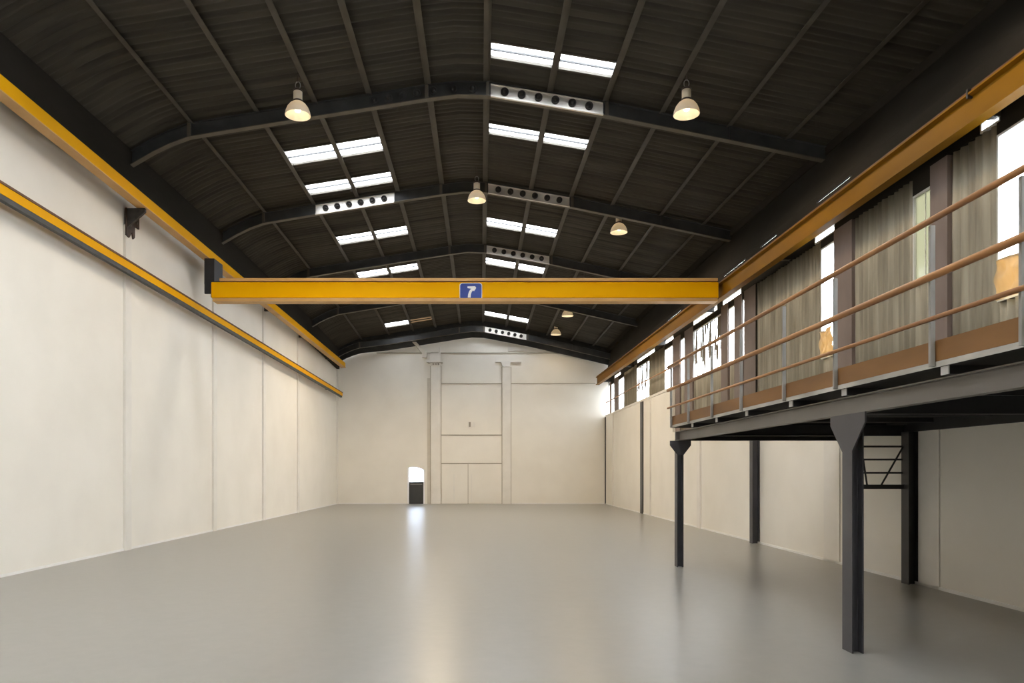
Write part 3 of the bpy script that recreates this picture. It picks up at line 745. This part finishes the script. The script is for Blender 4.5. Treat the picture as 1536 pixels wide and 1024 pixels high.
t = MB(); t.prism([(W(619),H(514)),(W(625),H(514)),(W(641),H(531)),(W(641),H(537)),(W(634),H(537)),(W(634),H(531))],Y1-.3,Y1); ftrim(t, 'diagonal cream strut on the far gable above the left pilaster', 'strut', 'strip')
t = MB(); t.box(W(762),W(790),Y1-.08,Y1,H(526),H(515)); ftrim(t, 'cream box plate on the far gable right of the ridge', 'box')
t = MB(); t.box(W(661),W(753),Y1-.03,Y1,H(653),H(651.6)); ftrim(t, 'upper horizontal joint of the blocked gateway', 'joint', 'joint')
t = MB(); t.box(W(661),W(753),Y1-.03,Y1,H(695.3),H(694)); ftrim(t, 'lintel joint above the blocked double doors', 'joint', 'joint')
# blocked double door leaves in the wall colour
door = MB(); door.box(W(662.5),W(701.6),Y1-.035,Y1,.02,H(696)); o = tag(obj('door_2', door, M['wall']), 'left leaf of the cream painted double doors on the far wall', 'door', None, 'structure')
d2 = MB(); d2.box(W(680),W(682),Y1-.042,Y1-.034,.1,H(711)); obj('panel_bead', d2, M['trim'], o)
door = MB(); door.box(W(702.6),W(752.5),Y1-.035,Y1,.02,H(696)); o = tag(obj('door_3', door, M['wall']), 'right leaf of the cream painted double doors on the far wall', 'door', None, 'structure')
d2 = MB(); d2.box(W(706.5),W(708),Y1-.044,Y1-.034,.1,H(711)); obj('panel_bead', d2, M['trim'], o)
# thin dark joints beside the pilasters and door leaves
for (xa, xb, za, zb, d, lab) in ((645.4,646.6,756,549,.06,'thin joint along the left edge of the left far-wall pilaster'),(661.0,662.2,756,549,.05,'thin joint along the right edge of the left far-wall pilaster'),
        (752.4,753.6,756,550,.05,'thin joint along the left edge of the right far-wall pilaster'),(766,767,756,550,.04,'thin joint along the right edge of the right far-wall pilaster'),(701.6,702.6,756,696,.03,'thin joint between the two cream door leaves')):
    t = MB(); t.box(W(xa),W(xb),Y1-d,Y1,max(0.0,H(za)),H(zb)); ftrim(t, lab, 'joint', 'softjoint')
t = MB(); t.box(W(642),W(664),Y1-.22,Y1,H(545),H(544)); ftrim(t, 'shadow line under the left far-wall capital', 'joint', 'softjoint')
# small fitting
r = thing('wall_fitting', (W(706),Y1-.03,H(641)), 'small grey switch fitting on the far wall above the double doors', 'fitting')
t = MB(); t.box(W(702),W(707.5),Y1-.05,Y1,H(641),H(632)); obj('cover', t, M['trim'], r)
t = MB(); t.box(W(703.2),W(706),Y1-.058,Y1-.05,H(640),H(633)); obj('switch', t, M['joint'], r)
t = MB(); t.box(W(708.5),W(713),Y1-.04,Y1,H(640),H(633)); obj('side_box', t, M['trim'], r)

# arched door
fr = MB()
fr.box(DX0+.0,DX0+.07,Y1-.04,Y1+.28,0,arch(0)); fr.box(DX1-.07,DX1,Y1-.04,Y1+.28,0,arch(1))
for i in range(nn):
    t0, t1 = i/nn, (i+1)/nn; a, c = DX0+(DX1-DX0)*t0, DX0+(DX1-DX0)*t1
    fr.hexa([(a,Y1-.04,arch(t0)-.05),(c,Y1-.04,arch(t1)-.05),(c,Y1+.28,arch(t1)-.05),(a,Y1+.28,arch(t0)-.05),(a,Y1-.04,arch(t0)),(c,Y1-.04,arch(t1)),(c,Y1+.28,arch(t1)),(a,Y1+.28,arch(t0))])
door = tag(obj('door_1', fr, M['white']), 'small arched doorway with dark lower leaf and bright pane on the far wall', 'door', None, 'structure')
t = MB(); t.box(DX0+.07,DX1-.07,Y1+.12,Y1+.16,.02,1.06); obj('lower_leaf', t, M['door_dark'], door)
t = MB(); t.box(DX0+.07,DX1-.07,Y1+.10,Y1+.17,1.06,1.13); t.box(DX0+.07,DX1-.07,Y1+.10,Y1+.12,.0,.06); t.box(DX0+.07,DX0+.10,Y1+.10,Y1+.12,.06,1.06); t.box(DX1-.10,DX1-.07,Y1+.10,Y1+.12,.06,1.06); obj('leaf_frame', t, M['black'], door)
t = MB(); t.box(DX0+.14,DX1-.14,Y1+.095,Y1+.12,.99,1.03); obj('push_bar', t, M['post'], door)
t = MB()
for i in range(nn):
    t0, t1 = max(i/nn,.08), min((i+1)/nn,.92); a, c = DX0+(DX1-DX0)*t0, DX0+(DX1-DX0)*t1
    t.hexa([(a,Y1+.14,1.13),(c,Y1+.14,1.13),(c,Y1+.15,1.13),(a,Y1+.15,1.13),(a,Y1+.14,arch(t0)-.05),(c,Y1+.14,arch(t1)-.05),(c,Y1+.15,arch(t1)-.05),(a,Y1+.15,arch(t0)-.05)])
obj('upper_pane', t, M['frost'], door)

# ------------------------------------------------------------------ high bay lamps
LAMP_W = 280
def make_lamp(loc, top):
    r = empty('high_bay_lamp', loc)
    x, y, z = loc
    q = MB()
    outer = [(.25,0),(.252,.012),(.238,.08),(.205,.16),(.155,.225),(.105,.262),(.085,.275)]
    inner = [(.08,.262),(.10,.25),(.148,.215),(.196,.152),(.228,.075),(.242,.004)]
    q.lathe(outer+inner, loc, 36, 'z', True); obj('reflector', q, M['shade'], r)
    q = MB(); q.lathe([(.088,.262),(.098,.27),(.098,.30),(.088,.305)], loc, 28); obj('collar', q, M['lampcap'], r)
    q = MB(); q.lathe([(.084,.305),(.088,.31),(.088,.47),(.080,.478)], loc, 28); obj('housing', q, M['lampbody'], r)
    q = MB(); q.lathe([(.094,.478),(.094,.50),(.06,.53),(.03,.545)], loc, 24); obj('cap', q, M['lampcap'], r)
    q = MB(); q.tube([(x+.05*math.cos(a), y, z+.60+.075*math.sin(a)) for a in [PI*2*i/16 for i in range(17)]], .009, 8); obj('hook', q, M['post'], r)
    q = MB(); q.tube([(x,y,z+.668),(x,y,top)], .010, 8); obj('suspension_rod', q, M['lampcap'], r)
    q = MB(); q.lathe([(.012,.235),(.05,.20),(.068,.14),(.05,.085),(.012,.062)], loc, 20); obj('bulb', q, M['bulb'], r)
    return r
LAMPS = [((-3.68,15.0,8.77),'lit white high-bay lamp hanging on the left of the nearest roof bay'),
         ((3.95,14.6,8.60),'lit white high-bay lamp hanging on the right of the nearest roof bay'),
         ((-.16,20.6,9.08),'lit white high-bay lamp near the ridge in front of the second roof frame'),
         ((4.03,22.3,8.75),'lit white high-bay lamp half hidden behind the second roof frame'),
         ((3.72,33.0,8.48),'upper of the two small far lamps seen below the crane girder'),
         ((3.60,37.0,8.38),'lower and farthest of the two small far lamps below the crane girder')]
def top_at(x, y):
    # roof profile X at this Y
    X = x if x <= -.33 else -.33+(x+.33)*7.78/(XE(y)+.33)
    return RZ(X,y)+SH-.02
for (loc, lab) in LAMPS:
    l = make_lamp(loc, top_at(loc[0], loc[1]))
    tag(l, lab, 'lamp', 'high bay lamps under the roof')
def lamp_light(x, y, z, w=LAMP_W):
    ld = bpy.data.lights.new('lamp_light', 'SPOT'); ld.energy = w; ld.color = (1,.80,.54); ld.shadow_soft_size = .10
    ld.spot_size = math.radians(165); ld.spot_blend = .6
    lo = link('lamp_light', ld); lo.location = (x,y,z+.01)
    return lo
for (loc, lab) in LAMPS: lamp_light(*loc, LAMP_W*(.25 if loc[1] > 36 else (.6 if loc[1] > 30 else 1)))
ADDED_LAMPS = [((-1.9,30.0,8.62),'high-bay lamp left of the ridge, hidden behind the crane girder',4.4),((3.7,27.5,8.06),'high-bay lamp on the right, hidden behind the crane girder',1.2),
       ((-3.7,8.5,8.8),'high-bay lamp above the camera on the left',.8),((4.25,8.5,8.6),'high-bay lamp above the camera on the right',.8),
       ((-3.7,-1.0,8.8),'high-bay lamp behind the camera on the left',.8),((4.25,-1.0,8.6),'high-bay lamp behind the camera on the right',.8)]
for (loc, lab, k) in ADDED_LAMPS:  # unseen lamps added to brighten the far wall and the near hall
    tag(make_lamp(loc, top_at(loc[0], loc[1])), lab, 'lamp', 'high bay lamps under the roof')
    lamp_light(*loc, LAMP_W*k)

# ------------------------------------------------------------------ sky
w = bpy.data.worlds.new('sky'); bpy.context.scene.world = w; w.use_nodes = True
nt = w.node_tree; N = nt.nodes; L = nt.links
bg = N['Background']
tc = N.new('ShaderNodeTexCoord'); sp = N.new('ShaderNodeSeparateXYZ'); L.new(tc.outputs['Generated'], sp.inputs[0])
rz = N.new('ShaderNodeMapRange'); rz.inputs['From Min'].default_value = -.15; rz.inputs['From Max'].default_value = .02; rz.inputs['To Min'].default_value = .6; rz.inputs['To Max'].default_value = 16.0
L.new(sp.outputs['Z'], rz.inputs['Value'])
ry = N.new('ShaderNodeMapRange'); ry.inputs['From Min'].default_value = .0; ry.inputs['From Max'].default_value = .8; ry.inputs['To Min'].default_value = 1.0; ry.inputs['To Max'].default_value = 1.6
L.new(sp.outputs['X'], ry.inputs['Value'])
mu = N.new('ShaderNodeMath'); mu.operation = 'MULTIPLY'; L.new(rz.outputs[0], mu.inputs[0]); L.new(ry.outputs[0], mu.inputs[1])
bg.inputs['Color'].default_value = (.93,.98,1.05,1); L.new(mu.outputs[0], bg.inputs['Strength'])

# daylight portals in the window band and the roof lights (they only guide the sampling of the sky)
def portal(c, sx_, sy_, rot):
    ld = bpy.data.lights.new('daylight_portal', 'AREA'); ld.shape = 'RECTANGLE'; ld.size = sx_; ld.size_y = sy_
    ld.cycles.is_portal = True
    o = link('daylight_portal', ld); o.location = c; o.rotation_euler = rot
ym = (8.8+38.7)/2
portal((XU(ym)+.12, ym, 5.1), 2.6, 30, (0, PI/2, math.atan((.0074)) ))
for hs, xa, xb in ((HOLE_R+ADDED_HOLES,.11,2.64),(HOLE_L+ADDED_HOLES,-4.84,-2.45)):
    for h0, h1 in hs:
        y = (h0+h1)/2; xm = (RX(xa,y)+RX(xb,y))/2; z = (RZ(xa,y)+RZ(xb,y))/2+SH+.06
        portal((xm,y,z), abs(xb-xa), h1-h0, (0, math.atan2(RZ(xa,y)-RZ(xb,y), RX(xb,y)-RX(xa,y)), 0))

# ------------------------------------------------------------------ camera
cd = bpy.data.cameras.new('camera'); cam = link('camera', cd); cam.location = (0,0,1.7); cam.rotation_euler = (PI/2,0,0)
cd.sensor_fit = 'HORIZONTAL'; cd.sensor_width = 36; cd.lens = 1130/1536*36
cd.shift_x = 44/1536; cd.shift_y = 194/1536; cd.clip_end = 300
S = bpy.context.scene; S.camera = cam
S.view_settings.view_transform = 'Standard'; S.view_settings.look = 'None'; S.view_settings.exposure = 0.12; S.view_settings.gamma = 1; S.view_settings.use_curve_mapping = False
